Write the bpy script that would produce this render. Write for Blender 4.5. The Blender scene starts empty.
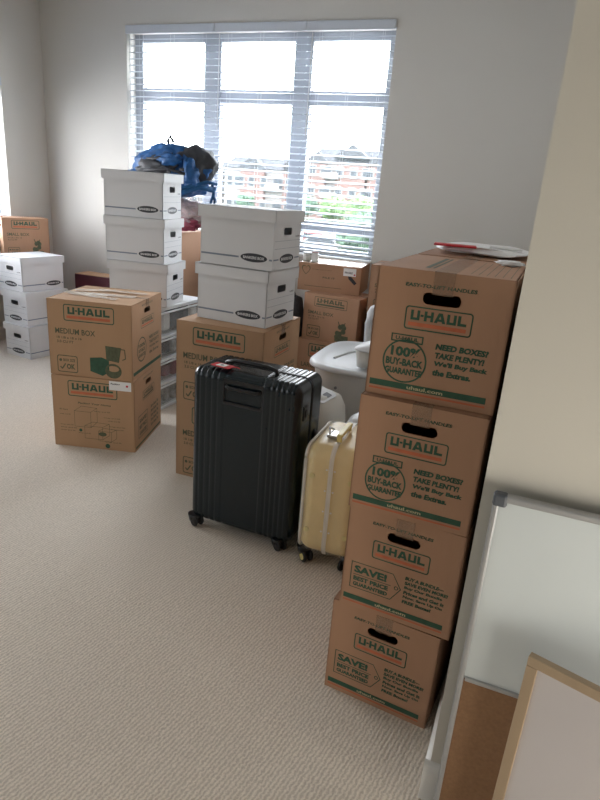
import bpy, bmesh, math, random
from mathutils import Vector, Matrix, noise
from mathutils.geometry import tessellate_polygon
random.seed(7)
PI = math.pi
R = math.radians
C = bpy.context.scene.collection
SC = bpy.context.scene

# ------------------------------------------------------------------ materials
def nt(name):
    m = bpy.data.materials.new(name); m.use_nodes = True
    n = m.node_tree.nodes; l = m.node_tree.links
    return m, n, l, n['Principled BSDF']

def mat(name, col, rough=.6, metal=0, var=.06, scale=12, bump=0, bscale=200, alpha=1, coat=0, trans=0, spec=.5, stretch=(1, 1, 1)):
    m, n, l, b = nt(name)
    b.inputs['Roughness'].default_value = rough
    b.inputs['Metallic'].default_value = metal
    b.inputs['Coat Weight'].default_value = coat
    b.inputs['Specular IOR Level'].default_value = spec
    b.inputs['Transmission Weight'].default_value = trans
    b.inputs['Alpha'].default_value = alpha
    tc = n.new('ShaderNodeTexCoord'); mp = n.new('ShaderNodeMapping')
    mp.inputs['Scale'].default_value = stretch
    l.new(tc.outputs['Object'], mp.inputs['Vector'])
    nz = n.new('ShaderNodeTexNoise'); nz.inputs['Scale'].default_value = scale; nz.inputs['Detail'].default_value = 4
    l.new(mp.outputs['Vector'], nz.inputs['Vector'])
    r = n.new('ShaderNodeValToRGB')
    lo = [max(0, c * (1 - var)) for c in col]; hi = [min(1, c * (1 + var)) for c in col]
    r.color_ramp.elements[0].position = .3; r.color_ramp.elements[1].position = .7
    r.color_ramp.elements[0].color = (*lo, 1); r.color_ramp.elements[1].color = (*hi, 1)
    l.new(nz.outputs['Fac'], r.inputs['Fac']); l.new(r.outputs['Color'], b.inputs['Base Color'])
    if bump:
        n2 = n.new('ShaderNodeTexNoise'); n2.inputs['Scale'].default_value = bscale; n2.inputs['Detail'].default_value = 3
        l.new(mp.outputs['Vector'], n2.inputs['Vector'])
        bp = n.new('ShaderNodeBump'); bp.inputs['Strength'].default_value = bump; bp.inputs['Distance'].default_value = .01
        l.new(n2.outputs['Fac'], bp.inputs['Height']); l.new(bp.outputs['Normal'], b.inputs['Normal'])
    return m

def thin(name, col, rough, opac):
    """see-through film or glass: transparent mixed with a glossy tinted surface"""
    m, n, l, b = nt(name)
    b.inputs['Base Color'].default_value = (*col, 1); b.inputs['Roughness'].default_value = rough
    tr = n.new('ShaderNodeBsdfTransparent'); mx = n.new('ShaderNodeMixShader')
    nz = n.new('ShaderNodeTexNoise'); nz.inputs['Scale'].default_value = 9
    mr = n.new('ShaderNodeMapRange'); mr.inputs['To Min'].default_value = opac * .7; mr.inputs['To Max'].default_value = min(1, opac * 1.3)
    l.new(nz.outputs['Fac'], mr.inputs['Value']); l.new(mr.outputs['Result'], mx.inputs['Fac'])
    l.new(tr.outputs[0], mx.inputs[1]); l.new(b.outputs[0], mx.inputs[2])
    l.new(mx.outputs[0], n['Material Output'].inputs['Surface'])
    return m

def carpet_mat():
    m, n, l, b = nt('carpet')
    b.inputs['Roughness'].default_value = .95; b.inputs['Specular IOR Level'].default_value = .1
    b.inputs['Sheen Weight'].default_value = .2
    tc = n.new('ShaderNodeTexCoord'); mp = n.new('ShaderNodeMapping')
    mp.inputs['Rotation'].default_value = (0, 0, R(CARPET_ROT))
    l.new(tc.outputs['Object'], mp.inputs['Vector'])
    w = n.new('ShaderNodeTexWave'); w.wave_type = 'BANDS'; w.bands_direction = 'X'
    w.inputs['Scale'].default_value = 26; w.inputs['Distortion'].default_value = 5.5
    w.inputs['Detail'].default_value = 3; w.inputs['Detail Scale'].default_value = 2.2; w.inputs['Detail Roughness'].default_value = .7
    l.new(mp.outputs['Vector'], w.inputs['Vector'])
    nz = n.new('ShaderNodeTexNoise'); nz.inputs['Scale'].default_value = 130; nz.inputs['Detail'].default_value = 4
    l.new(mp.outputs['Vector'], nz.inputs['Vector'])
    n3 = n.new('ShaderNodeTexNoise'); n3.inputs['Scale'].default_value = 1.6; n3.inputs['Detail'].default_value = 2
    l.new(mp.outputs['Vector'], n3.inputs['Vector'])
    mx = n.new('ShaderNodeMix'); mx.data_type = 'FLOAT'; mx.inputs[0].default_value = .58
    l.new(w.outputs['Fac'], mx.inputs[2]); l.new(nz.outputs['Fac'], mx.inputs[3])
    r = n.new('ShaderNodeValToRGB')
    r.color_ramp.elements[0].position = .22; r.color_ramp.elements[1].position = .78
    r.color_ramp.elements[0].color = (.46, .40, .33, 1); r.color_ramp.elements[1].color = (.75, .67, .575, 1)
    l.new(mx.outputs[0], r.inputs['Fac'])
    mc = n.new('ShaderNodeMix'); mc.data_type = 'RGBA'; mc.blend_type = 'MULTIPLY'; mc.inputs[0].default_value = .25
    l.new(r.outputs['Color'], mc.inputs[6]); l.new(n3.outputs['Fac'], mc.inputs[7])
    l.new(r.outputs['Color'], b.inputs['Base Color'])
    bp = n.new('ShaderNodeBump'); bp.inputs['Strength'].default_value = .55; bp.inputs['Distance'].default_value = .006
    l.new(mx.outputs[0], bp.inputs['Height']); l.new(bp.outputs['Normal'], b.inputs['Normal'])
    return m
CARPET_ROT = 10

CARD = (.43, .265, .155)
M = dict(
    carpet=carpet_mat(),
    wall=mat('wall_paint', (.62, .60, .56), .85, var=.01, scale=2, bump=.04, bscale=260),
    wallr=mat('wall_paint_warm', (.62, .595, .53), .85, var=.01, scale=2, bump=.04, bscale=260),
    ceil=mat('ceiling_paint', (.60, .60, .585), .9, var=.01),
    wallb=mat('wall_paint_bounce_cut', (.22, .20, .17), .85, var=.01, scale=2),  # dark tone given to the unseen side and rear walls to cut bounced light
    trim=mat('trim_paint', (.75, .74, .71), .45, var=.01),
    vinyl=mat('window_vinyl', (.35, .37, .41), .4, var=.01),
    slat=mat('blind_slat', (.55, .585, .64), .45, var=.01),
    cord=mat('blind_cord', (.7, .7, .7), .7),
    card=mat('cardboard', CARD, .75, var=.05, scale=5, bump=.12, bscale=60, stretch=(1, 1, .12), spec=.3),
    card2=mat('cardboard_greyer', (.41, .235, .145), .75, var=.06, scale=6, bump=.12, bscale=60, stretch=(1, 1, .12), spec=.3),
    tape=thin('packing_tape', (.42, .29, .2), .18, .22),
    tapew=thin('crumpled_packing_tape', (.8, .72, .62), .2, .6),
    green=mat('green_ink', (.03, .085, .05), .7, var=.15, scale=40),
    faint=mat('green_ink_faint', (.09, .10, .055), .7, var=.2, scale=60),
    orange=mat('orange_ink', (.50, .135, .06), .7, var=.1, scale=40),
    tanink=mat('unprinted_letters', (.45, .40, .24), .7, var=.05),
    white=mat('white_carton_board', (.665, .67, .685), .6, var=.015, scale=4),
    black=mat('black_ink', (.03, .032, .04), .6, var=.1),
    blueink=mat('blue_grey_ink', (.20, .235, .30), .6, var=.1),
    paper=mat('white_paper', (.8, .8, .8), .5, var=.02),
    red=mat('red_print', (.55, .03, .04), .5, var=.08),
    maroon=mat('maroon_print', (.075, .012, .022), .5, var=.1),
    dshell=mat('dark_polycarbonate', (.005, .012, .017), .24, var=.1, bump=.02, bscale=500, coat=.08, spec=.4),
    dtrim=mat('black_plastic', (.008, .008, .009), .38, var=.1),
    rubber=mat('black_rubber', (.01, .01, .011), .55),
    yshell=mat('pale_yellow_shell', (.80, .62, .28), .42, var=.03, scale=6),
    yhub=mat('yellow_plastic', (.72, .62, .25), .4),
    film=thin('frosted_vinyl_cover', (.85, .84, .78), .3, .17),
    filmw=thin('milky_vinyl_seam', (.78, .77, .73), .35, .72),
    chrome=mat('brushed_aluminium', (.52, .53, .54), .32, metal=.85, var=.03, stretch=(1, 1, 30)),
    alu=mat('satin_aluminium', (.42, .43, .44), .4, metal=.6, var=.03),
    greycap=mat('grey_plastic_cap', (.09, .10, .115), .5),
    wboard=mat('dry_erase_surface', (.62, .67, .68), .22, var=.03, scale=3),
    wboard2=mat('dry_erase_surface_pinkish', (.56, .525, .52), .3, var=.03, scale=3),
    cork=mat('cork', (.255, .14, .07), .85, var=.10, scale=120, bump=.1, bscale=400),
    oak=mat('oak_frame', (.38, .28, .18), .55, var=.1, scale=14, stretch=(1, 1, .1)),
    plw=mat('white_plastic', (.72, .74, .76), .38, var=.01),
    plg=mat('grey_plastic', (.66, .66, .65), .42, var=.02),
    plc=mat('cream_plastic', (.60, .585, .54), .4, var=.02),
    paneldark=mat('control_panel_print', (.16, .17, .19), .4),
    clear=thin('clear_plastic_drawer', (.7, .74, .74), .15, .16),
    plastic=thin('clear_plastic_bag', (.75, .72, .72), .15, .3),
    bpblue=mat('blue_pack_nylon', (.008, .085, .26), .55, var=.25, scale=20, bump=.4, bscale=50),
    bpgrey=mat('charcoal_pack_nylon', (.03, .031, .038), .6, var=.3, scale=20, bump=.4, bscale=50),
    bpblue2=mat('blue_webbing', (.01, .09, .24), .6, var=.15),
    clothpink=mat('folded_cloth_rose', (.42, .27, .27), .8, var=.45, scale=14, bump=.4, bscale=20),
    clothred=mat('folded_cloth_red', (.25, .04, .07), .8, var=.4, scale=14),
    clothgrey=mat('mixed_cloth_grey', (.3, .3, .31), .8, var=.6, scale=26),
    clothdark=mat('mixed_cloth_dark', (.045, .045, .055), .8, var=.5, scale=26),
    brick=mat('outdoor_brick', (.095, .055, .048), .9, var=.15, scale=2),
    stucco=mat('outdoor_render', (.135, .125, .12), .9, var=.04, scale=1),
    otrim=mat('outdoor_trim', (.17, .17, .168), .8, var=.03),
    roof=mat('outdoor_roof_shingle', (.03, .031, .036), .9, var=.2, scale=2),
    oglass=mat('outdoor_window_glass', (.03, .034, .04), .6, spec=.2),
    leaf=mat('tree_leaves', (.08, .14, .045), .8, var=.4, scale=1.5),
    leafd=mat('tree_leaves_dark', (.045, .085, .05), .8, var=.4, scale=1.5),
    bark=mat('tree_bark', (.09, .07, .05), .9),
    grass=mat('lawn_grass', (.06, .095, .04), .95, var=.25, scale=.3),
    asphalt=mat('asphalt', (.045, .045, .047), .9, var=.1, scale=.5),
    concrete=mat('pavement_concrete', (.14, .14, .13), .9, var=.08, scale=.5),
    carw=mat('car_paint_white', (.2, .2, .21), .4), carr=mat('car_paint_red', (.15, .02, .02), .4),
    carg=mat('car_paint_grey', (.05, .06, .075), .4),
)
M['glass'] = thin('window_glass', (.8, .9, .9), .02, .05)

# ------------------------------------------------------------------ mesh builder
class MB:
    def __init__(s): s.bm = bmesh.new(); s.mats = []
    def mi(s, m):
        if m not in s.mats: s.mats.append(m)
        return s.mats.index(m)
    def face(s, vs, m, smooth=False):
        try:
            f = s.bm.faces.new(vs); f.material_index = s.mi(m); f.smooth = smooth; return f
        except ValueError: return None
    def box(s, c, d, m, rot=None, bev=0):
        T = Matrix.Translation(c) @ (rot.to_4x4() if rot is not None else Matrix())
        a, b, e = d[0] / 2, d[1] / 2, d[2] / 2
        r = bmesh.ops.create_cube(s.bm, size=1, matrix=T @ Matrix.Diagonal((d[0], d[1], d[2], 1)))
        fs = set(f for v in r['verts'] for f in v.link_faces)
        for f in fs: f.material_index = s.mi(m)
        if bev:
            es = set(e_ for f in fs for e_ in f.edges)
            q = bmesh.ops.bevel(s.bm, geom=list(es), offset=bev, segments=2, affect='EDGES', profile=.5)
            for f in q['faces']: f.material_index = s.mi(m)
        return s
    def poly(s, pts, m, T=Matrix(), holes=(), depth=0):
        """flat polygon (2D pts in the xy of T) with holes; depth>0 makes a solid plate going to -z of T"""
        loops = [[Vector((p[0], p[1], 0)) for p in L] for L in [pts, *holes]]
        flat = [p for L in loops for p in L]
        tri = tessellate_polygon(loops)
        top = [s.bm.verts.new(T @ p) for p in flat]
        for t in tri:
            a, b, c = [flat[i] for i in t]
            if (b - a).cross(c - a).z < 0: t = (t[0], t[2], t[1])
            s.face([top[i] for i in t], m)
        if depth:
            bot = [s.bm.verts.new(T @ (p - Vector((0, 0, depth)))) for p in flat]
            for t in tri:
                a, b, c = [flat[i] for i in t]
                if (b - a).cross(c - a).z > 0: t = (t[0], t[2], t[1])
                s.face([bot[i] for i in t], m)
            o = 0
            for L in loops:
                n = len(L)
                for i in range(n):
                    j = (i + 1) % n
                    s.face([top[o + i], top[o + j], bot[o + j], bot[o + i]], m)
                o += n
        return s
    def rings(s, rings, m, cap=True, closed=True, smooth=True):
        vs = [[s.bm.verts.new(p) for p in r] for r in rings]
        n = len(vs[0])
        for a, b in zip(vs, vs[1:]):
            for i in range(n if closed else n - 1):
                j = (i + 1) % n
                s.face([a[i], a[j], b[j], b[i]], m, smooth)
        if cap:
            s.face(vs[0][::-1], m); s.face(vs[-1], m)
        return s
    def loft(s, secs, m, n=32, cap=True, T=Matrix(), smooth=True):
        """secs: (cx, cy, z, rx, ry, exponent)"""
        rs = []
        for cx, cy, z, rx, ry, e in secs:
            r = []
            for i in range(n):
                t = 2 * PI * i / n; c, q = math.cos(t), math.sin(t)
                r.append(T @ Vector((cx + rx * math.copysign(abs(c) ** (2 / e), c), cy + ry * math.copysign(abs(q) ** (2 / e), q), z)))
            rs.append(r)
        return s.rings(rs, m, cap, True, smooth)
    def tube(s, pts, r, m, n=8, closed=False):
        pts = [Vector(p) for p in pts]; rs = []
        up = Vector((0, 0, 1))
        for i, p in enumerate(pts):
            a = pts[max(0, i - 1)]; b = pts[min(len(pts) - 1, i + 1)]
            t = (b - a).normalized()
            x = t.cross(up)
            if x.length < .05: x = t.cross(Vector((0, 1, 0)))
            x.normalize(); y = t.cross(x)
            rr = r[i] if isinstance(r, (list, tuple)) else r
            rs.append([p + x * rr * math.cos(2 * PI * k / n) + y * rr * math.sin(2 * PI * k / n) for k in range(n)])
        return s.rings(rs, m)
    def cyl(s, c, r, h, m, axis='z', n=24, bev=0):
        """cylinder centred on c"""
        A = {'z': Matrix(), 'x': Matrix.Rotation(PI / 2, 4, 'Y'), 'y': Matrix.Rotation(PI / 2, 4, 'X')}[axis]
        T = Matrix.Translation(c) @ A
        b = bev
        pr = [(r - b, -h / 2), (r, -h / 2 + b), (r, h / 2 - b), (r - b, h / 2)] if b else [(r, -h / 2), (r, h / 2)]
        return s.rings([[T @ Vector((q * math.cos(2 * PI * k / n), q * math.sin(2 * PI * k / n), z)) for k in range(n)] for q, z in pr], m)
    def blob(s, c, rad, m, amp=.15, fr=3, sub=4, seed=0):
        r = bmesh.ops.create_icosphere(s.bm, subdivisions=sub, radius=1)
        for v in r['verts']:
            d = v.co.normalized()
            k = 1 + amp * noise.noise(d * fr + Vector((seed * 3.1, seed, 0))) + amp * .5 * noise.noise(d * fr * 2.7 + Vector((seed, 0, seed * 2)))
            v.co = Vector((c[0] + d.x * rad[0] * k, c[1] + d.y * rad[1] * k, c[2] + d.z * rad[2] * k))
            for f in v.link_faces: f.material_index = s.mi(m); f.smooth = True
        return s
    def build(s, name, parent=None, autosmooth=False):
        me = bpy.data.meshes.new(name); s.bm.normal_update(); s.bm.to_mesh(me); s.bm.free()
        for m in s.mats: me.materials.append(m)
        o = bpy.data.objects.new(name, me); C.objects.link(o)
        if parent: o.parent = parent
        return o

def tag(o, label=None, cat=None, group=None, kind=None):
    if label: o['label'] = label
    if cat: o['category'] = cat
    if group: o['group'] = group
    if kind: o['kind'] = kind
    return o
def thing(name, label, cat, loc=(0, 0, 0), rz=0, group=None):
    o = bpy.data.objects.new(name, None); C.objects.link(o)
    o.location = loc; o.rotation_euler = (0, 0, R(rz)); o.empty_display_size = .1
    return tag(o, label, cat, group)
def copy_tree(o, parent=None):
    c = o.copy(); C.objects.link(c)
    if parent: c.parent = parent
    for ch in list(o.children): copy_tree(ch, c)
    return c
def place(proto, used, loc, rz, label, group=None):
    o = proto
    if proto.name in used: o = copy_tree(proto)
    used.add(proto.name)
    o.location = loc; o.rotation_euler = (0, 0, R(rz)); o['label'] = label
    if group: o['group'] = group
    return o

# ------------------------------------------------------------------ printing on faces
def face_T(side, w, d, h, off=.0007):
    def mk(o, u, v, n): return Matrix(((u[0], v[0], n[0], o[0]), (u[1], v[1], n[1], o[1]), (u[2], v[2], n[2], o[2]), (0, 0, 0, 1)))
    T = {'front': mk((-w / 2, -d / 2, 0), (1, 0, 0), (0, 0, 1), (0, -1, 0)),
         'right': mk((w / 2, -d / 2, 0), (0, 1, 0), (0, 0, 1), (1, 0, 0)),
         'left': mk((-w / 2, d / 2, 0), (0, -1, 0), (0, 0, 1), (-1, 0, 0)),
         'back': mk((w / 2, d / 2, 0), (-1, 0, 0), (0, 0, 1), (0, 1, 0)),
         'top': mk((-w / 2, -d / 2, h), (1, 0, 0), (0, 1, 0), (0, 0, 1))}[side]
    return T @ Matrix.Translation((0, 0, off))

_fc = {}
def glyphs(txt, bold):
    k = (txt, bold)
    if k in _fc: return _fc[k]
    cu = bpy.data.curves.new('t', 'FONT'); cu.body = txt; cu.size = 1; cu.offset = bold; cu.resolution_u = 2
    cu.fill_mode = 'FRONT'
    o = bpy.data.objects.new('t', cu); C.objects.link(o)
    dg = bpy.context.evaluated_depsgraph_get(); dg.update()
    me = bpy.data.meshes.new_from_object(o.evaluated_get(dg))
    vs = [v.co.copy() for v in me.vertices]; fs = [tuple(p.vertices) for p in me.polygons]
    bpy.data.objects.remove(o); bpy.data.curves.remove(cu); bpy.data.meshes.remove(me)
    xs = [v.x for v in vs] or [0, 1]; ys = [v.y for v in vs] or [0, 1]
    _fc[k] = (vs, fs, min(xs), max(xs), min(ys), max(ys)); return _fc[k]

def text(mb, txt, u0, v0, width, height, m, T, bold=.02, shear=0, rot=0):
    """text filling the rectangle (u0,v0,width,height) of face T"""
    vs, fs, a, b, c, d = glyphs(txt, bold)
    cr, sr = math.cos(R(rot)), math.sin(R(rot))
    nv = []
    for v in vs:
        x = (v.x - a) / (b - a) * width; y = (v.y - c) / (d - c) * height
        x += shear * y
        nv.append(mb.bm.verts.new(T @ Vector((u0 + cr * x - sr * y, v0 + sr * x + cr * y, 0))))
    for f in fs:
        g = [nv[i] for i in f]
        if len(set(g)) > 2: mb.face(g, m)

def rect(u0, v0, u1, v1): return [(u0, v0), (u1, v0), (u1, v1), (u0, v1)]
def rrect(u0, v0, u1, v1, r, n=5):
    p = []
    for cx, cy, a0 in ((u1 - r, v0 + r, -90), (u1 - r, v1 - r, 0), (u0 + r, v1 - r, 90), (u0 + r, v0 + r, 180)):
        for i in range(n + 1):
            a = R(a0 + 90 * i / n); p.append((cx + r * math.cos(a), cy + r * math.sin(a)))
    return p
def circ(u, v, r, n=36, ry=None): return [(u + r * math.cos(2 * PI * i / n), v + (ry or r) * math.sin(2 * PI * i / n)) for i in range(n)]
def bar(mb, a, b, t, m, T):
    a = Vector(a); b = Vector(b); d = (b - a).normalized(); n = Vector((-d.y, d.x)) * t / 2
    mb.poly([a + n, a - n, b - n, b + n][::-1], m, T)

def logo(mb, u0, v0, w, h, T, g=None, o=None):
    g = g or M['green']; o = o or M['orange']
    r = h * .14; t = h * .055
    mb.poly(rrect(u0, v0, u0 + w, v0 + h, r), g, T, [rrect(u0 + t, v0 + t, u0 + w - t, v0 + h - t, r * .7)[::-1]])
    iu, iw = u0 + w * .085, w * .82; lh = h * .42; lv = v0 + h * .42; s = iw / 5.36
    def P(x, y): return (iu + x * s, lv + y * lh)
    def rc(x0, y0, x1, y1): mb.poly([P(x0, y0), P(x1, y0), P(x1, y1), P(x0, y1)], g, T)
    def U(x): rc(x, 0, x + .27, 1); rc(x + .27, 0, x + .63, .25); rc(x + .63, 0, x + .9, 1)
    U(0); rc(.97, .40, 1.27, .62)
    x = 1.34; rc(x, 0, x + .27, 1); rc(x + .27, .38, x + .63, .62); rc(x + .63, 0, x + .9, 1)
    x = 2.34
    mb.poly([P(x, 0), P(x + .3, 0), P(x + .55, .72), P(x + .55, 1), P(x + .36, 1)], g, T)
    mb.poly([P(x + 1.1, 0), P(x + .74, 1), P(x + .55, 1), P(x + .55, .72), P(x + .8, 0)], g, T)
    mb.poly([P(x + .26, .16), P(x + .84, .16), P(x + .76, .4), P(x + .34, .4)], g, T)
    U(3.54); x = 4.58; rc(x, 0, x + .28, 1); rc(x + .28, 0, x + .84, .27)
    mb.poly(rect(u0 + w * .06, v0 + h * .16, u0 + w * .92, v0 + h * .32), o, T)

# ------------------------------------------------------------------ shipping cartons
def carton_body(w, d, h, cm, slots=(), parent=None, along='y', name='carton_walls'):
    """hollow corrugated carton: four walls with hand holes, bottom and closed flaps"""
    t = .004; b = MB()
    for side in ('front', 'back', 'left', 'right'):
        W = w if side in ('front', 'back') else d
        ho = [rrect(W * .5 - .046, h * sv - .0145, W * .5 + .046, h * sv + .0145, .0135)[::-1] for sd, sv in slots if sd == side]
        b.poly(rect(0, 0, W, h), cm, face_T(side, w, d, h, 0), ho, t)
    b.box((0, 0, .003), (w - .008, d - .008, .006), cm)
    g = .0012
    if along == 'y':     # seam runs along y
        for sx in (-1, 1): b.box((sx * (w / 4 - .0005), 0, h - .002), (w / 2 - g, d - .001, .004), cm)
    else:
        for sy in (-1, 1): b.box((0, sy * (d / 4 - .0005), h - .002), (w - .001, d / 2 - g, .004), cm)
    b.box((0, 0, h - .0065), (w - .012, d - .012, .004), cm)
    return b.build(name, parent)

def tape_strip(parent, w, d, h, along='y', drop=.06, width=.05, mt=None):
    b = MB(); mt = mt or M['tape']; o = .0010; e = .0008
    if along == 'y':
        b.box((0, 0, h + o), (width, d + 2 * o, .0006), mt)
        for s in (-1, 1): b.box((0, s * (d / 2 + o), h - drop / 2 + o), (width, .0006, drop), mt)
    else:
        b.box((0, 0, h + o), (w + 2 * o, width, .0006), mt)
        for s in (-1, 1): b.box((s * (w / 2 + o), 0, h - drop / 2 + o), (.0006, width, drop), mt)
    return b.build('packing_tape', parent)

def end_print(parent, side, w, d, h, kind, g=None, stripe=True):
    """printing on the narrow end of a moving box: handles line, logo, seal or price tag, slogan, stripe"""
    T = face_T(side, w, d, h); W = w if side in ('front', 'back') else d
    g = g or M['green']
    q = MB(); logo(q, W * .245, h * .555, W * .50, h * .178, T); q.build('printed_logo', parent)
    q = MB(); text(q, 'EASY-TO-LIFT HANDLES', W * .22, h * .875, W * .52, h * .028, g, T, .03, .15)
    q.build('printed_caption', parent); q = MB()
    if kind == 'seal':
        for i, s_ in enumerate(('NEED BOXES?', 'TAKE PLENTY!', "We'll Buy Back", 'the Extras.')):
            text(q, s_, W * .505, h * (.43 - i * .067), W * (.385, .365, .40, .29)[i], h * .048, g, T, .055, .12)
    elif kind == 'tag':
        for i, s_ in enumerate(('BUY A BUNDLE\u2014', 'SAVE EVEN MORE!', 'Buy Our Bundle', 'Prices and Get It', 'Now. Save Up On', 'FREE Boxes!')):
            text(q, s_, W * .56, h * (.445 - i * .047), W * (.33, .37, .33, .35, .34, .25)[i], h * .034, g, T, .05, .12)
    q.build('printed_slogan', parent)
    q = MB()
    if kind == 'seal':
        cu, cv, r = W * .285, h * .30, W * .172
        q.poly(circ(cu, cv, r), g, T, [circ(cu, cv, r * .925)[::-1]])
        T2 = T @ Matrix.Translation((0, 0, .0004))
        q.poly(rect(cu - r * .72, cv + r * .86, cu + r * .72, cv + r * 1.22), g, T2, [rect(cu - r * .66, cv + r * .92, cu + r * .66, cv + r * 1.17)[::-1]])
        text(q, 'U-HAUL', cu - r * .52, cv + r * .95, r * 1.04, r * .17, g, T2, .03)
        text(q, '100%', cu - r * .66, cv + r * .20, r * 1.34, r * .46, g, T2, .045)
        text(q, 'BUY-BACK', cu - r * .84, cv - r * .22, r * 1.68, r * .34, g, T2, .045)
        text(q, 'GUARANTEE', cu - r * .84, cv - r * .62, r * 1.68, r * .30, g, T2, .045)
        bar(q, (cu - r * .7, cv - r * 1.06), (cu + r * .7, cv - r * 1.06), r * .07, g, T2)
        q.build('printed_seal', parent)
    elif kind == 'tag':
        a, b_, c, e = W * .075, W * .455, h * .20, h * .465; tt = W * .007
        out = [(a, c), (b_, c), (b_ + W * .085, (c + e) / 2), (b_, e), (a, e)]
        inn = [(a + tt, c + tt), (b_ - tt * .4, c + tt), (b_ + W * .076, (c + e) / 2), (b_ - tt * .4, e - tt), (a + tt, e - tt)]
        q.poly(out, g, T, [inn[::-1]])
        q.poly(circ(b_ + W * .04, (c + e) / 2, W * .019, 16), g, T, [circ(b_ + W * .04, (c + e) / 2, W * .012, 16)[::-1]])
        text(q, 'SAVE!', a + W * .03, c + (e - c) * .60, W * .30, h * .075, g, T, .05)
        bar(q, (a + W * .025, c + (e - c) * .53), (b_ - W * .01, c + (e - c) * .53), h * .006, g, T)
        text(q, 'BEST PRICE', a + W * .03, c + (e - c) * .30, W * .32, h * .045, g, T, .05)
        text(q, 'GUARANTEED', a + W * .03, c + (e - c) * .09, W * .32, h * .040, g, T, .05)
        q.build('printed_price_tag', parent)
    if stripe:
        q = MB(); q.poly(rect(W * .03, h * .075, W * .93, h * .125), g, T)
        q.poly(rect(W * .03, h * .045, W * .93, h * .06), M['orange'], T)
        text(q, 'uhaul.com', W * .33, h * .084, W * .28, h * .030, M['tanink'], T @ Matrix.Translation((0, 0, .0005)), .03)
        q.build('printed_stripe', parent)

def stamp(q, u, v, s, g, T):
    q.poly(rrect(u, v, u + s, v + s * .82, s * .1), g, T, [rrect(u + s * .04, v + s * .04, u + s * .96, v + s * .78, s * .08)[::-1]])
    text(q, 'BOX SIZE', u + s * .3, v + s * .52, s * .58, s * .14, g, T, .03)
    q.poly(circ(u + s * .17, v + s * .58, s * .07, 12), g, T)
    bar(q, (u + s * .14, v + s * .26), (u + s * .24, v + s * .16), s * .06, g, T)
    bar(q, (u + s * .23, v + s * .16), (u + s * .40, v + s * .42), s * .06, g, T)
    text(q, 'OK', u + s * .45, v + s * .16, s * .42, s * .26, g, T, .05)

def long_print(parent, side, w, d, h, size, g=None, logo_m=None):
    T = face_T(side, w, d, h); W = w if side in ('front', 'back') else d
    g = g or M['faint']
    q = MB(); logo(q, W * .195, h * .73, W * .60, h * .215, T, logo_m, None if logo_m is None else logo_m); q.build('printed_logo', parent)
    q = MB()
    if size == 'guide':
        text(q, 'Packing Your Home', W * .31, h * .62, W * .40, h * .035, g, T, .03, .15)
        q.build('printed_heading', parent)
        for (u, v, l) in ((.08, .52, .1), (.08, .45, .13), (.08, .3, .16), (.08, .26, .2), (.08, .22, .18), (.3, .2, .15), (.5, .53, .2), (.62, .45, .2), (.67, .41, .15), (.68, .33, .2), (.7, .29, .16), (.63, .1, .2)):
            q = MB(); text(q, 'wrap and fill' if l > .12 else 'lift here', W * u, h * v, W * l, h * .022, g, T, .01); q.build('printed_caption', parent)
        q = MB()
        def box3(u, v, a, b_):
            for p, r_ in (((u, v), (u + a, v)), ((u, v), (u, v + b_)), ((u + a, v), (u + a, v + b_)), ((u, v + b_), (u + a, v + b_)), ((u + a, v), (u + a * 1.4, v + b_ * .4)), ((u + a, v + b_), (u + a * 1.4, v + b_ * 1.3)), ((u + a * 1.4, v + b_ * .4), (u + a * 1.4, v + b_ * 1.3)), ((u, v + b_), (u + a * .45, v + b_ * 1.35)), ((u + a * .45, v + b_ * 1.35), (u + a * 1.4, v + b_ * 1.3))):
                bar(q, (W * p[0], h * p[1]), (W * r_[0], h * r_[1]), .002, g, T)
        box3(.26, .3, .2, .22); box3(.38, .14, .22, .18); box3(.55, .12, .16, .14)
        q.poly(circ(W * .33, h * .25, W * .02, 14), M['green'], T); q.poly(circ(W * .66, h * .055, W * .03, 14), M['green'], T)
        q.poly(circ(W * .6, h * .22, W * .05, 20, h * .03), g, T)
        q.build('printed_picture', parent); return
    text(q, size + ' BOX', W * .085, h * .555, W * .48, h * .075, g, T, .018)
    q.build('printed_heading', parent); q = MB()
    text(q, '18 1/8 x 18 x 16', W * .10, h * .49, W * .30, h * .032, g, T, .02)
    text(q, '3.0 CU FT', W * .10, h * .435, W * .20, h * .035, g, T, .02)
    q.build('printed_dimensions', parent); q = MB()
    stamp(q, W * .09, h * .04, W * .25, g, T)
    q.build('printed_stamp', parent)
    q = MB(); gg = M['green'] if size == 'MEDIUM' else g
    T2 = T @ Matrix.Translation((0, 0, .0004))
    if size == 'MEDIUM':
        q.poly([(W * .49, h * .09), (W * .64, h * .04), (W * .72, h * .10), (W * .72, h * .26), (W * .63, h * .29), (W * .49, h * .27)], gg, T)
        q.poly([(W * .69, h * .26), (W * .84, h * .24), (W * .87, h * .44), (W * .68, h * .45)], g, T2)
        q.poly(circ(W * .77, h * .12, W * .10, 24, h * .10), g, T2, [circ(W * .77, h * .15, W * .07, 24, h * .04)[::-1]])
        bar(q, (W * .88, h * .28), (W * .92, h * .30), .005, g, T2); bar(q, (W * .92, h * .30), (W * .91, h * .42), .005, g, T2); bar(q, (W * .91, h * .42), (W * .86, h * .42), .005, g, T2)
    else:
        for k in range(7):
            a = k * .9; u = .72 + .09 * math.cos(a) * (.5 + k / 14); v = .27 + .13 * math.sin(a * 1.3)
            q.poly(circ(W * u, h * v, W * .045, 14, h * .055), gg, T @ Matrix.Translation((0, 0, .0002 * k)))
        q.poly(rect(W * .62, h * .04, W * .86, h * .18), gg, T2)
        bar(q, (W * .70, h * .36), (W * .66, h * .48), .006, gg, T2); bar(q, (W * .74, h * .36), (W * .79, h * .47), .006, gg, T2)
    q.build('printed_picture', parent)

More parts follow.
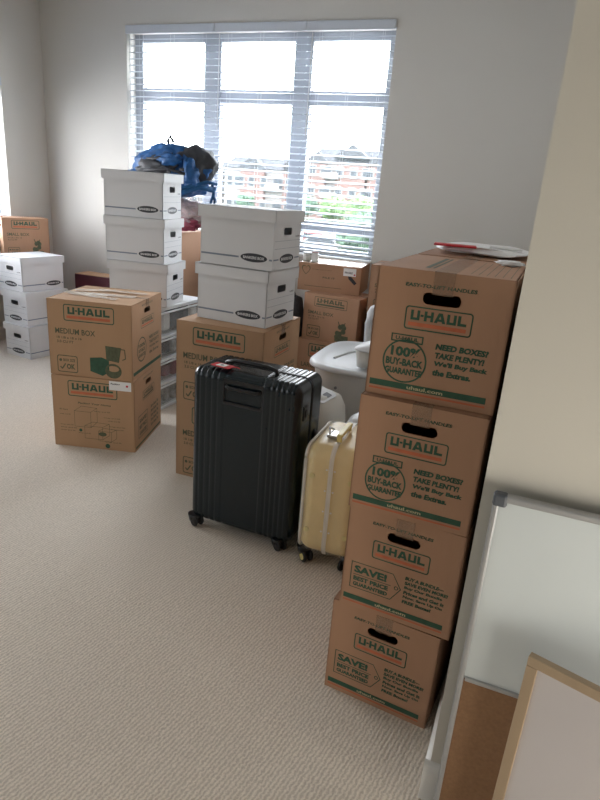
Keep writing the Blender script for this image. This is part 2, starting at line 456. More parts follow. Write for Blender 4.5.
SM = (.323, .42, .323); ME = (.462, .462, .413)
def small_end_box(label, loc, rz, kind, group, cm=None, faces=('front',)):
    w, d, h = SM
    t = thing('cardboard_moving_box', label, 'box', loc, rz, group)
    carton_body(w, d, h, cm or M['card2'], [('front', .80), ('back', .80)], t, 'y')
    if kind:
        for f in faces: end_print(t, f, w, d, h, kind)
    tape_strip(t, w, d, h, 'y', .055)
    return t
def small_long_box(label, loc, rz, group, logo_m=None, size='SMALL', dims=(.42, .323, .323), cm=None):
    w, d, h = dims
    t = thing('cardboard_moving_box', label, 'box', loc, rz, group)
    carton_body(w, d, h, cm or M['card2'], [('left', .80), ('right', .80)], t, 'x')
    long_print(t, 'front', w, d, h, size, None, logo_m)
    tape_strip(t, w, d, h, 'x', .055)
    return t
def medium_box(label, loc, rz, front, group, side_kind='seal', cm=None):
    w, d, h = ME
    t = thing('cardboard_moving_box', label, 'box', loc, rz, group)
    carton_body(w, d, h, cm or M['card'], [('left', .86), ('right', .86)], t, 'x')
    long_print(t, 'front', w, d, h, front)
    T = face_T('right', w, d, h); g = M['faint']
    q = MB(); text(q, 'EASY-TO-LIFT', d * .32, h * .93, d * .36, h * .025, g, T, .02); q.build('printed_caption', t); q = MB()
    if side_kind == 'seal':
        for i, s_ in enumerate(('NEED BOXES?', 'TAKE PLENTY!', "We'll Buy Back", 'the Extras.')):
            text(q, s_, d * .55, h * (.44 - i * .07), d * .34, h * .045, g, T, .03)
    else:
        for i in range(5): text(q, 'Store Boxes Flat', d * .58, h * (.42 - i * .07), d * .30, h * .05, g, T, .03)
    q.build('printed_slogan', t)
    q = MB(); logo(q, d * .28, h * .64, d * .44, h * .13, T, g, M['orange'] if side_kind == 'seal' else g); q.build('printed_logo', t)
    q = MB(); cu, cv, r = d * .30, h * .36, d * .15
    if side_kind == 'seal':
        q.poly(circ(cu, cv, r), g, T, [circ(cu, cv, r * .9)[::-1]])
        for i, s_ in enumerate(('100%', 'BUY-BACK', 'GUARANTEE')): text(q, s_, cu - r * .7, cv + r * (.2 - i * .4), r * 1.4, r * .3, g, T, .04)
        q.build('printed_seal', t)
        q = MB(); q.poly(rect(d * .03, h * .06, d * .97, h * .105), M['green'], T); q.build('printed_stripe', t)
    else:
        q.poly(rect(d * .12, h * .14, d * .46, h * .46), g, T, [rect(d * .13, h * .15, d * .45, h * .45)[::-1]])
        for i, s_ in enumerate(('SAVE!', 'BEST PRICE', 'GUARANTEED')): text(q, s_, d * .16, h * (.35 - i * .09), d * .26, h * .06, g, T, .04)
        q.build('printed_price_tag', t)
        q = MB(); q.poly(rect(d * .03, h * .03, d * .97, h * .06), g, T); q.build('printed_stripe', t)
    return t

# ------------------------------------------------------------------ file storage boxes
def file_box():
    t = thing('file_storage_box', 'x', 'box')
    w, d, h = .382, .292, .266; H = h - .004
    b = MB(); cm = M['white']
    for side in ('front', 'back', 'left', 'right'):
        W = w if side in ('front', 'back') else d
        ho = [rrect(W * .5 - .043, H * .66 - .017, W * .5 + .043, H * .66 + .017, .009)[::-1]] if side in ('left', 'right') else []
        b.poly(rect(0, 0, W, H), cm, face_T(side, w, d, H, 0), ho, .004)
    b.box((0, 0, .003), (w - .008, d - .008, .006), cm)
    b.build('box_base', t)
    lw, ld, lh = .404, .314, .054
    b = MB()
    for side in ('front', 'back', 'left', 'right'):
        W = lw if side in ('front', 'back') else ld
        b.poly(rect(0, 0, W, lh), cm, Matrix.Translation((0, 0, h - lh)) @ face_T(side, lw, ld, lh, 0), [], .003)
    b.box((0, 0, h - .0015), (lw, ld, .003), cm)
    b.build('lid', t)
    def oval(q, u, v, a, c, T):
        q.poly(circ(u, v, a, 32, c), M['black'], T)
        T2 = T @ Matrix.Translation((0, 0, .0005))
        text(q, 'BANKERS BOX', u - a * .8, v - c * .33, a * 1.6, c * .66, M['white'], T2, .03)
    for side in ('front', 'back'):
        T = face_T(side, w, d, H); q = MB()
        q.poly(rect(.004, H * .17, w * .54, H * .20), M['blueink'], T)
        q.poly(rect(w * .95, H * .17, w - .004, H * .20), M['blueink'], T)
        oval(q, w * .745, H * .195, w * .18, H * .075, T)
        q.build('printed_band', t)
    for side in ('left', 'right'):
        T = face_T(side, w, d, H); q = MB()
        q.poly(rect(.004, H * .175, d * .2, H * .20), M['blueink'], T); q.poly(rect(d * .8, H * .175, d - .004, H * .20), M['blueink'], T)
        oval(q, d * .5, H * .19, d * .26, H * .08, T)
        for v in (.50, .37): q.poly(rect(.01, H * v, d - .01, H * v + .0012), M['blueink'], T)
        text(q, 'R-KIVE', d * .80, H * .555, d * .14, H * .03, M['black'], T, .03)
        q.build('printed_band', t)
    return t

# ================================================================== SETTING
XL, XR, YB, YF = -4.37, -.037, 4.6, 1.226     # left wall, right wall, window wall, partition face
ZC = 2.789; XE, YR = 1.45, -2.8
def struct(o): return tag(o, kind='structure')
b = MB(); b.box(((XL + XE) / 2, (YB + YR) / 2, -.06), (XE - XL + .4, YB - YR + .4, .12), M['carpet']); struct(b.build('floor'))
b = MB(); b.box(((XL + XE) / 2, (YB + YR) / 2, ZC + .06), (XE - XL + .4, YB - YR + .4, .12), M['ceil']); struct(b.build('ceiling'))
WX0, WX1, WZ0, WZ1 = -3.485, -1.255, .955, 2.555
TW = Matrix(((1, 0, 0, 0), (0, 0, -1, YB), (0, 1, 0, 0), (0, 0, 0, 1)))     # xy of polygon -> x,z of the wall, facing -y
b = MB(); b.poly(rect(XL - .2, 0, XR + .15, ZC), M['wall'], TW, [rect(WX0, WZ0, WX1, WZ1)[::-1]], .22); struct(b.build('wall_back'))
LY0, LY1, LZ0, LZ1 = 2.1, 4.13, .85, 2.11
TL = Matrix(((0, 0, 1, XL), (1, 0, 0, 0), (0, 1, 0, 0), (0, 0, 0, 1)))
b = MB(); b.poly(rect(YR - .2, 0, YB, ZC), M['wall'], TL, [rect(LY0, LZ0, LY1, LZ1)[::-1], rect(-1.6, LZ0, .9, LZ1)[::-1]], .2); b.box((XL - .25, (YB + YR) / 2, ZC / 2), (.06, YB - YR, ZC), M['wall']); struct(b.build('wall_left'))  # nearer opening added for a fill lamp; slab behind added to block the sky
b = MB(); b.box((XR + .075, (YB + YF) / 2 + .07, ZC / 2), (.15, YB - YF - .14, ZC), M['wall']); struct(b.build('wall_right'))
b = MB(); b.box(((XR + XE) / 2, YF + .075, ZC / 2), (XE - XR, .15, ZC), M['wallr']); struct(b.build('wall_front'))
TE = Matrix(((0, 0, -1, XE), (-1, 0, 0, 0), (0, 1, 0, 0), (0, 0, 0, 1)))
b = MB(); b.poly(rect(-YF, 0, -YR, ZC), M['wallb'], TE, [rect(-1.05, .05, 1.0, .88)[::-1]], .2); b.box((XE + .25, (YF + YR) / 2, ZC / 2), (.06, YF - YR, ZC), M['wallb']); struct(b.build('wall_side'))  # low opening added for the side fill, with a slab shutting out the sky
TR = Matrix(((-1, 0, 0, 0), (0, 0, 1, YR), (0, 1, 0, 0), (0, 0, 0, 1)))
b = MB(); b.poly(rect(-XE, 0, -XL, ZC), M['wallb'], TR, [rect(1.0, .5, 3.6, 2.1)[::-1]], .2); b.box(((XL + XE) / 2, YR - .25, ZC / 2), (XE - XL, .06, ZC), M['wallb']); struct(b.build('wall_rear'))  # unseen opening added for the rear fill, slab behind it stops sky light
def base(name, p0, p1, nrm):
    p0 = Vector(p0); p1 = Vector(p1); n = Vector(nrm); L = (p1 - p0).length
    q = MB(); u = (p1 - p0).normalized(); prof = [(0, 0), (.014, 0), (.014, .095), (.008, .112), (.004, .118), (0, .12)]
    rs = [[Vector((*(e + n * a), z)) for a, z in prof] for e in (p0, p1)]
    if u.cross(n) < 0 if False else (u.x * n.y - u.y * n.x) > 0: rs.reverse()
    q.rings(rs, M['trim'], True, True, False); return struct(q.build(name))
base('baseboard_back', (XL + .015, YB), (XR, YB), (0, -1)); base('baseboard_left', (XL, YR), (XL, YB), (1, 0))
base('baseboard_right', (XR, YF + .0), (XR, YB - .015), (-1, 0)); base('baseboard_front', (XR - .014, YF), (XE, YF), (0, -1))

# main window: frame, mullions, transoms, panes
w1 = struct(bpy.data.objects.new('window_1', None)); C.objects.link(w1); w1.location = (0, 4.75, 0)
def wbox(mb, x0, x1, z0, z1, y0=-.035, y1=.035, m=None): mb.box(((x0 + x1) / 2, (y0 + y1) / 2, (z0 + z1) / 2), (x1 - x0, y1 - y0, z1 - z0), m or M['vinyl'], bev=.004)
b = MB(); F = .065
for x0, x1 in ((WX0, WX0 + F + .01), (-2.824, -2.672), (-2.047, -1.90), (WX1 - F, WX1)): wbox(b, x0, x1, WZ0, WZ1)
bays = ((WX0 + F + .01, -2.824), (-2.672, -2.047), (-1.90, WX1 - F))
for x0, x1 in bays:
    for z0, z1 in ((WZ0, WZ0 + .07), (1.155, 1.225), (2.065, 2.165), (WZ1 - .06, WZ1)): wbox(b, x0, x1, z0, z1, -.03, .03)
b.build('window_frame', w1)
for x0, x1 in bays:
    for z0, z1 in ((WZ0 + .07, 1.155), (1.225, 2.065), (2.165, WZ1 - .06)):
        q = MB(); q.box(((x0 + x1) / 2, 0, (z0 + z1) / 2), (x1 - x0, .006, z1 - z0), M['glass']); q.build('pane', w1)
b = MB(); b.box(((WX0 + WX1) / 2, 4.645, WZ0 - .004 + .012), (WX1 - WX0, .15, .02), M['trim'], bev=.003); o = b.build('window_sill'); o.parent = w1; o.location = (0, -4.75, 0)
w2 = struct(bpy.data.objects.new('window_2', None)); C.objects.link(w2)
b = MB()
for y0, y1 in ((LY0, LY0 + F), ((LY0 + LY1) / 2 - .05, (LY0 + LY1) / 2 + .05), (LY1 - F, LY1)): b.box((XL - .15, (y0 + y1) / 2, (LZ0 + LZ1) / 2), (.07, y1 - y0, LZ1 - LZ0), M['vinyl'])
for z0, z1 in ((LZ0, LZ0 + .07), (LZ1 - .06, LZ1)): b.box((XL - .15, (LY0 + LY1) / 2, (z0 + z1) / 2), (.06, LY1 - LY0 - .13, z1 - z0), M['vinyl'])
b.build('window_frame', w2)

# blinds
def blind(label, x0, x1, ztop, zbot, axis='x', pos=4.64, wand=True, pitch=.0465):
    t = thing('window_blind', label, 'blind', (0, 0, 0), 0, None)
    W = x1 - x0; T = Matrix.Translation(((x0 + x1) / 2, pos, 0)) if axis == 'x' else Matrix.Translation((pos, (x0 + x1) / 2, 0)) @ Matrix.Rotation(PI / 2, 4, 'Z')
    t.matrix_world = T
    q = MB(); q.box((0, -.052, ztop - .026), (W, .012, .06), M['slat'], bev=.003); q.box((0, -.005, ztop - .02), (W - .01, .055, .038), M['slat']); q.build('headrail', t)
    q = MB(); z = ztop - .085
    while z > zbot + .03:
        rs = []
        for i, (yy, zz) in enumerate([(-.025, -.0015), (-.0125, .0015), (0, .0025), (.0125, .0015), (.025, -.0015)]):
            a = R(13); rs.append((yy * math.cos(a) - zz * math.sin(a), yy * math.sin(a) + zz * math.cos(a)))
        prof = rs + [(y_, z_ - .0026) for y_, z_ in rs[::-1]]
        q.rings([[Vector((s * (W / 2 - .006), y_, z + z_)) for y_, z_ in (prof if s < 0 else prof)] for s in (-1, 1)], M['slat'], smooth=False)
        z -= pitch
    q.build('slats', t)
    q = MB(); q.box((0, 0, zbot + .012), (W - .012, .05, .018), M['slat'], bev=.003); q.build('bottom_rail', t)
    q = MB()
    for s in (-.36, .0, .36):
        q = MB()
        for y_ in (-.0265, .0265): q.tube([(s * W, y_, ztop - .04), (s * W, y_, zbot + .02)], .0009, M['cord'], 5)
        q.build('ladder_cord', t)
    if wand:
        q = MB(); q.tube([(-W / 2 + .05, -.065, ztop - .07), (-W / 2 + .05, -.067, ztop - .75)], .004, M['cord'], 6); q.build('tilt_wand', t)
    return t
blind('white slatted blind over the left third of the big window, behind the blue backpack', -3.482, -2.668, 2.59, .99)
blind('white slatted blind over the middle third of the big window', -2.664, -1.912, 2.59, .99)
blind('white slatted blind over the right third of the big window', -1.908, -1.258, 2.59, .99)
blind('white slatted blind at the left picture edge above the brown box', LY0 + .005, LY1 - .005, 2.13, .87, 'y', XL - .04)

# ================================================================== CARTONS
G1 = 'moving boxes in the tall right stack'
for i, (x, y, a, k, lb) in enumerate((
    (-.220, 1.655, -5.0, 'tag', 'brown moving box with SAVE price tag on the carpet, bottom of the tall right stack'),
    (-.205, 1.652, -3.6, 'tag', 'brown moving box with SAVE price tag, second from the floor in the tall right stack'),
    (-.214, 1.645, -1.5, 'seal', 'brown moving box with round buy-back seal, second from the top of the tall right stack'),
    (-.214, 1.668, -.4, 'seal', 'brown moving box with round buy-back seal, topmost of the tall right stack'))):
    bx = small_end_box(lb, (x, y, i * (SM[2] + .0025)), a, k, G1)
    if i == 3:
        q = MB(); T = face_T('top', *SM)
        for j in range(6): bar(q, (.215 + j * .018, .03), (.215 + j * .018, .36), .0016, M['faint'], T)
        for j in range(2): text(q, 'THIS SIDE UP', .04 + j * .06, .08, .24, .016, M['faint'], T @ Matrix.Translation((0, 0, 0)), .03, 0, 90) if False else None
        q.poly(rect(.10, .06, .112, .36), M['faint'], T); q.poly(rect(.118, .06, .124, .36), M['faint'], T)
        q.build('printed_top_marks', bx)
G2 = 'moving boxes behind the tall right stack'
for i, lb in enumerate(('plain brown carton on the carpet behind the tall right stack, lowest', 'plain brown carton behind the tall right stack, second from the floor', 'plain brown carton behind the tall right stack, third from the floor', 'plain brown carton behind the tall right stack, topmost, under the flat bag')):
    small_end_box(lb, (-.212, 2.115, i * (SM[2] + .0025)), 0, None, G2)
ztop = 4 * (SM[2] + .0025)
b = MB()      # thin plastic mailer lying on top
n = 16; rs = []
for i in range(n + 1):
    r = []
    u = i / n
    for j in range(21):
        a = 2 * PI * j / 21; rx = .15 * (1 - .25 * abs(2 * u - 1) ** 3)
        r.append(Vector((-.205 + rx * math.cos(a), 2.0 + .27 * u + .01 * math.sin(3 * a), ztop + .014 + .011 * math.sin(a) * (1 + .3 * noise.noise(Vector((u * 5, a, 0)))))))
    rs.append(r)
b.rings(rs, M['paper'])
bag = tag(b.build('plastic_mailer'), 'white and red plastic bag lying flat on top of the tall right stack', 'bag')
b = MB(); b.box((-.28, 2.0, ztop + .026), (.13, .06, .006), M['red'], Matrix.Rotation(R(8), 3, 'Z'), bev=.002); b.build('red_panel', bag)
b = MB(); b.box((-.13, 2.06, ztop + .027), (.1, .04, .005), M['plg'], bev=.002); b.build('grey_panel', bag)
b = MB(); b.blob((-.095, 1.80, 4 * (SM[2] + .0025) + .006), (.035, .02, .007), M['paper'], .6, 3, 3, 4)
tag(b.build('crumpled_paper'), 'scrap of crumpled white paper on the topmost box by the wall', 'paper')

# left pair (A)
medium_box('brown moving box with drawn packing guide and white sticker, under the left MEDIUM BOX carton', (-2.224, 2.722, 0), 16.9, 'guide', 'pair of moving boxes at left', 'tag')
a1 = medium_box('brown MEDIUM BOX moving box with green picture, upper of the left pair', (-2.229, 2.73, ME[2] + .001), 15.4, 'MEDIUM', 'pair of moving boxes at left')
tape_strip(a1, *ME, 'x', .05)
a0 = [o for o in C.objects if o.get('label', '').startswith('brown moving box with drawn')][0]
b = MB(); w, d, h = ME; T = face_T('front', w, d, h, .0012)
b.poly(rect(w * .70, h * .865, w * .965, h * .99), M['paper'], T); text(b, 'Packing', w * .72, h * .935, w * .11, h * .03, M['black'], T @ Matrix.Translation((0, 0, .0004)), .03)
b.poly(circ(w * .915, h * .935, w * .014, 12), M['red'], T @ Matrix.Translation((0, 0, .0004)))
tag(b.build('sticker', a0), 'white sticker with a red dot')
b = MB()     # crumpled strips of clear tape on the lid
for k, (u, v, l, a, wd) in enumerate(((-.03, -.02, .40, 4, .07), (-.04, -.09, .30, -12, .05), (-.1, .08, .22, 22, .055), (.05, .1, .3, -3, .05))):
    n = 14; pts = []
    for i in range(n + 1):
        s = -l / 2 + l * i / n
        for sd in (-1, 1):
            p = Vector((s, sd * wd / 2, 0)); p.rotate(Matrix.Rotation(R(a), 3, 'Z'))
            pts.append(b.bm.verts.new((u + p.x, v + p.y, h + .0035 + .0012 * k + .002 * noise.noise(Vector((s * 22, sd * 2, k))))))
    for i in range(n): b.face([pts[2 * i], pts[2 * i + 2], pts[2 * i + 3], pts[2 * i + 1]], M['tapew'])
b.build('crumpled_tape', a1)

# centre pair (B)
b0 = medium_box('brown MEDIUM BOX moving box on the carpet behind the dark suitcase, lower of two', (-1.379, 2.705, 0), 1.4, 'MEDIUM', 'pair of moving boxes behind the suitcase')
tape_strip(b0, *ME, 'x', .05)
b1 = medium_box('brown MEDIUM BOX moving box behind the dark suitcase, carrying two white file boxes', (-1.371, 2.690, ME[2] + .001), 1.4, 'MEDIUM', 'pair of moving boxes behind the suitcase')
tape_strip(b1, *ME, 'x', .05)

# ================================================================== FILE BOXES
FB = file_box(); used = set(); hh = .267
z0 = 2 * ME[2] + .0035
place(FB, used, (-1.350, 2.700, z0), -3.5, 'white file storage box resting directly on the brown carton behind the dark suitcase', 'file boxes on the centre carton')
place(FB, used, (-1.336, 2.694, z0 + hh), -1.5, 'white file storage box, upper of two above the dark suitcase', 'file boxes on the centre carton')
ZD = .690
for i, (dx, dy, a, lb) in enumerate(((.020, -.005, 12, 'white file storage box standing on the plastic drawer tower, lowest of three'), (0, 0, 11, 'white file storage box, middle of the three on the drawer tower'), (-.012, .008, 11, 'white file storage box, topmost of the three beside the blue backpack'))):
    place(FB, used, (-2.418 + dx, 3.345 + dy, ZD + i * hh), a, lb, 'file boxes on the drawer tower')
for i, (dx, dy, a, lb) in enumerate(((.03, -.03, 83, 'white file storage box on the carpet at far left, lowest of three'), (.01, -.01, 82, 'white file storage box at far left, middle of three'), (-.02, .0, 81, 'white file storage box at far left, topmost, below the brown box'))):
    place(FB, used, (-3.865 + dx, 3.835 + dy, i * hh), a, lb, 'file boxes in the left corner')

# drawer tower
t = thing('plastic_drawer_tower', 'white plastic drawer tower with clear drawers, under the three white file boxes', 'drawers', (-2.2 - .235, 3.44, 0))
dw, dd = .47, .56
lv = [0.0, .175, .335, .49, ZD - .003]
q = MB()
for sx in (-1, 1):
    for sy in (-1, 1): q.box((sx * (dw / 2 - .011), sy * (dd / 2 - .011), lv[4] / 2), (.022, .022, lv[4]), M['plw'], bev=.003)
for i, z in enumerate(lv):
    zz = z + .009 if i == 0 else (z - .012 if i == 4 else z)
    q.box((0, 0, zz), (dw, dd, .018 if i < 4 else .024), M['plw'], bev=.003)
q.box((-dw / 2 + .004, 0, lv[4] / 2), (.006, dd - .04, lv[4]), M['plw'])
q.build('frame', t)
for i in range(4):
    z0_, z1_ = lv[i] + .022, lv[i + 1] - (.03 if i == 3 else .012); hz = z1_ - z0_
    q = MB()
    for c, s in (((dw / 2 - .008, 0), (.004, dd - .05)), ((-dw / 2 + .03, 0), (.004, dd - .05)), ((0, dd / 2 - .026), (dw - .05, .004)), ((0, -dd / 2 + .026), (dw - .05, .004))):
        q.box((c[0], c[1], (z0_ + z1_) / 2), (s[0], s[1], hz), M['clear'])
    q.box((0, 0, z0_ + .002), (dw - .05, dd - .05, .004), M['clear'])
    dr = q.build('drawer', t)
    q = MB(); q.box((dw / 2 - .002, 0, z1_ - .008), (.010, dd - .06, .012), M['plw'], bev=.002); q.build('drawer_rim', dr)
cont = [('clothgrey', 'grey bundle in the bottom clear drawer of the tower'), ('clothred', 'dark red bundle in the second clear drawer from the floor'), ('clothgrey', 'grey patterned bundle in the third clear drawer'), ('clothdark', 'pale and black bundle in the top clear drawer under the file boxes')]
for i, (mm, lb) in enumerate(cont):
    q = MB(); z0_ = lv[i] + .028; z1_ = lv[i + 1] - .035
    for k in range(6):
        y_ = -.19 + k * .076
        q.box((-2.435 + .01 * (k % 3), 3.44 + y_, z0_ + (z1_ - z0_) / 2 - .008 * (k % 2)), (.36 + .02 * (k % 3), .07, (z1_ - z0_) - .016 * (k % 2)), M[(mm, 'clothdark', 'paper', 'clothgrey')[(k * 7 + i) % 4] if k % 2 else mm], bev=.012)
    tag(q.build('folded_clothes'), lb, 'clothes', 'clothes in the drawer tower')

# ================================================================== BACK WALL STACKS
# far-left corner brown box, on cartons behind the file boxes
def corner(z): return (-4.165, 4.061, z)
small_long_box('brown moving box high in the left corner above the white file boxes', corner(.742), 55, 'boxes in the far left corner', None, 'SMALL', (.36, .20, .323))
t = thing('cardboard_carton', 'tall plain carton on the carpet in the left corner behind the white file boxes', 'box', corner(0), 55)
carton_body(.36, .20, .740, M['card2'], (), t, 'x')

# maroon carton by the back wall
t = thing('maroon_carton', 'maroon box with pale cardboard top against the wall between the white file stacks', 'box', (-3.56, 4.32, 0), 3)
q = MB(); q.box((0, 0, .3125), (.46, .18, .625), M['maroon'], bev=.003); q.build('carton_walls', t)
q = MB(); q.box((-.112, 0, .628), (.222, .18, .004), M['card']); q.box((.118, 0, .633), (.23, .18, .004), M['card'], Matrix.Rotation(R(-3), 3, 'Y')); q.build('flap', t)

# brown cartons under the backpack
t = thing('cardboard_carton', 'tall plain brown carton with a white label behind the white file tower, under the backpack', 'box', (-2.83, 4.22, .415), 0)
carton_body(.50, .44, .67, M['card2'], (), t, 'x')
q = MB(); T = face_T('front', .5, .44, .67, .001); q.poly(rect(.43, .60, .492, .65), M['paper'], T); q.poly(circ(.478, .625, .007, 12), M['red'], T @ Matrix.Translation((0, 0, .0005))); tag(q.build('sticker', t), 'white label with a red dot')
medium_box('brown moving box on the carpet below the backpack carton', (-2.83, 4.22, 0), 0, 'MEDIUM', 'boxes under the backpack')

# right-of-window stacks
t = thing('cardboard_carton', 'wide low brown carton with a printed heart and white label, below the window', 'box', (-1.44, 4.305, .7795), 8)
w, d, h = .452, .40, .192
carton_body(w, d, h, M['card2'], (), t, 'x')
T = face_T('front', w, d, h); q = MB(); fk = M['faint']
hp = [(.0, -.8), (.55, -.25), (.8, .2), (.7, .6), (.4, .75), (.1, .6), (0, .35), (-.1, .6), (-.4, .75), (-.7, .6), (-.8, .2), (-.55, -.25)]
q.poly([(.055 + x * .04, .145 + y * .042) for x, y in hp], fk, T, [[(.055 + x * .033, .145 + y * .035) for x, y in hp][::-1]])
text(q, 'FILE IT', .18, .095, .09, .012, fk, T, .02); text(q, 'storage with a heart', .10, .15, .14, .006, fk, T)
q.poly(rect(.05, .033, .32, .036), fk, T)
q.poly([(.36, .13), (.385, .125), (.425, .085), (.41, .07), (.365, .11)], M['black'], T); q.build('printed_marks', t)
q = MB(); T = face_T('front', w, d, h, .0012); q.poly(rect(.325, .128, .415, .182), M['paper'], T); text(q, 'FRAGILE', .335, .145, .055, .014, M['black'], T @ Matrix.Translation((0, 0, .0004)), .03)
q.poly(circ(.405, .140, .006, 10), M['red'], T @ Matrix.Translation((0, 0, .0004))); tag(q.build('sticker', t), 'white sticker')
q = MB(); q.box((.0, .0, h + .001), (w - .01, d * .8, .0008), M['tapew']); q.build('packing_tape', t)
small_long_box('brown SMALL BOX moving box directly under the heart-printed carton', (-1.321, 4.142, .456), -6, 'boxes stacked below the window', M['faint'])
small_long_box('brown moving box at the bottom of the stack below the window, behind the grey tub', (-1.33, 4.145, 0), -2, 'boxes stacked below the window', None, 'LARGE', (.44, .38, .455))
small_long_box('brown moving box right of the heart-printed carton, top of its stack', (-.872, 4.12, .705), 4, 'boxes right of the window stack', M['faint'], 'SMALL', (.42, .323, .323))
small_long_box('brown moving box behind the white handle, second in the stack right of the window', (-.86, 4.15, .3535), 4, 'boxes right of the window stack', None, 'SMALL', (.44, .36, .35))
small_long_box('brown moving box on the carpet, lowest of the stack right of the window', (-.845, 4.16, 0), 2, 'boxes right of the window stack', None, 'SMALL', (.40, .38, .352))

# small pale items on the heart carton
t = thing('small_tub', 'small pale tub on the left corner of the heart-printed carton', 'tub', (-1.63, 4.22, .974))
q = MB(); q.loft([(0, 0, 0, .026, .026, 2), (0, 0, .004, .03, .03, 2), (0, 0, .05, .034, .034, 2)], M['plc'], 24); q.build('cup', t)
q = MB(); q.loft([(0, 0, .05, .037, .037, 2), (0, 0, .058, .037, .037, 2), (0, 0, .061, .03, .03, 2)], M['plw'], 24); q.build('lid', t)
t = thing('small_carton', 'tiny pale carton beside the tub on the heart-printed carton', 'box', (-1.565, 4.20, .974), 15)
q = MB(); q.box((0, 0, .03), (.045, .045, .06), M['paper'], bev=.002); q.build('carton_walls', t); q = MB(); q.box((0, 0, .064), (.047, .03, .008), M['clothpink'], bev=.002); q.build('flap', t)

# dark bag squeezed behind the centre file boxes
t = thing('duffel_bag', 'dark grey bag squeezed between the white file boxes and the window stack', 'bag', (-1.745, 4.03, 0))
q = MB(); q.loft([(0, 0, .0, .13, .12, 3), (0, 0, .02, .155, .14, 3), (.0, 0, .35, .165, .15, 3), (.01, 0, .6, .165, .14, 3), (.0, 0, .72, .158, .11, 2.8), (.01, 0, .75, .08, .04, 2.2)], M['bpgrey'], 32); q.build('bag_body', t)
q = MB(); q.tube([(.02 + .10 * math.cos(a), -.02, .73 + .09 * math.sin(a)) for a in [PI * i / 12 for i in range(13)]], .010, M['dtrim'], 8); q.build('handle', t)

# ================================================================== BACKPACK
t = thing('backpack', 'blue and charcoal hiking backpack in front of the window, lying on the clear clothes sack', 'backpack', (-2.71, 4.10, 1.088))
q = MB(); q.blob((-.03, .02, .425), (.335, .165, .190), M['bpblue'], .22, 2.0, 5, 1); q.build('main_compartment', t)
q = MB(); q.blob((.17, .03, .475), (.18, .14, .135), M['bpgrey'], .25, 2.2, 4, 2); q.build('top_lid', t)
q = MB(); q.blob((-.05, -.125, .42), (.17, .06, .09), M['bpgrey'], .4, 2.4, 4, 5); q.build('padded_back', t)
q = MB(); q.blob((.05, -.13, .50), (.11, .05, .05), M['bpblue'], .3, 2.4, 4, 7); q.build('pocket', t)
q = MB(); q.blob((.22, -.10, .41), (.06, .06, .11), M['bpblue'], .3, 2.4, 4, 8); q.build('pocket', t)
q = MB(); q.blob((-.22, -.10, .36), (.12, .06, .07), M['bpblue'], .3, 2.4, 4, 18); q.build('pocket', t)
q = MB(); q.tube([(-.01, -.02, .59), (-.025, -.03, .635), (.0, -.03, .665), (.015, -.02, .635), (.01, -.02, .59)], .011, M['bpgrey'], 8)
q.build('grab_loop', t)
q = MB()
q.tube([(-.15, -.16, .24), (0, -.22, .22), (.15, -.20, .26), (.28, -.10, .33), (.36, -.03, .32)], .020, M['bpblue2'], 8)
q.tube([(-.10, -.15, .28), (.05, -.2, .28), (.2, -.17, .32), (.33, -.05, .37), (.38, .0, .36)], .012, M['bpblue2'], 8)
q.build('hip_belt', t)
for k, pts in enumerate(([(.35, -.02, .36), (.38, -.03, .25), (.36, -.03, .12), (.37, -.02, .02)], [(.37, -.01, .34), (.345, -.04, .2), (.34, -.03, .02)], [(-.27, -.08, .34), (-.1, -.2, .42), (.1, -.22, .44), (.25, -.13, .40)], [(-.2, -.1, .5), (-.05, -.17, .5), (.1, -.15, .54)])):
    q = MB(); q.tube(pts, .010, M['bpblue2'] if k < 2 else M['bpgrey'], 8); q.build('strap', t)
for k in range(3):
    q = MB(); q.box((.0 + k * .1, -.21 + k * .01, .40 + .02 * k), (.03, .012, .02), M['dtrim'], bev=.003); q.build('buckle', t)
t = thing('clothes_sack', 'clear plastic sack of rose and grey clothes lying under the blue backpack', 'bag', (-2.71, 4.10, 1.088))
q = MB(); q.blob((.06, -.01, .125), (.27, .14, .105), M['clothpink'], .25, 3, 5, 11); q.build('clothes', t)
q = MB(); q.blob((.16, -.12, .072), (.14, .05, .05), M['clothred'], .3, 3, 4, 3); tag(q.build('clothes', t), 'dark red cloth at the bottom')
q = MB(); q.blob((.06, -.02, .132), (.305, .18, .115), M['plastic'], .12, 5, 5, 21); q.build('plastic_bag', t)

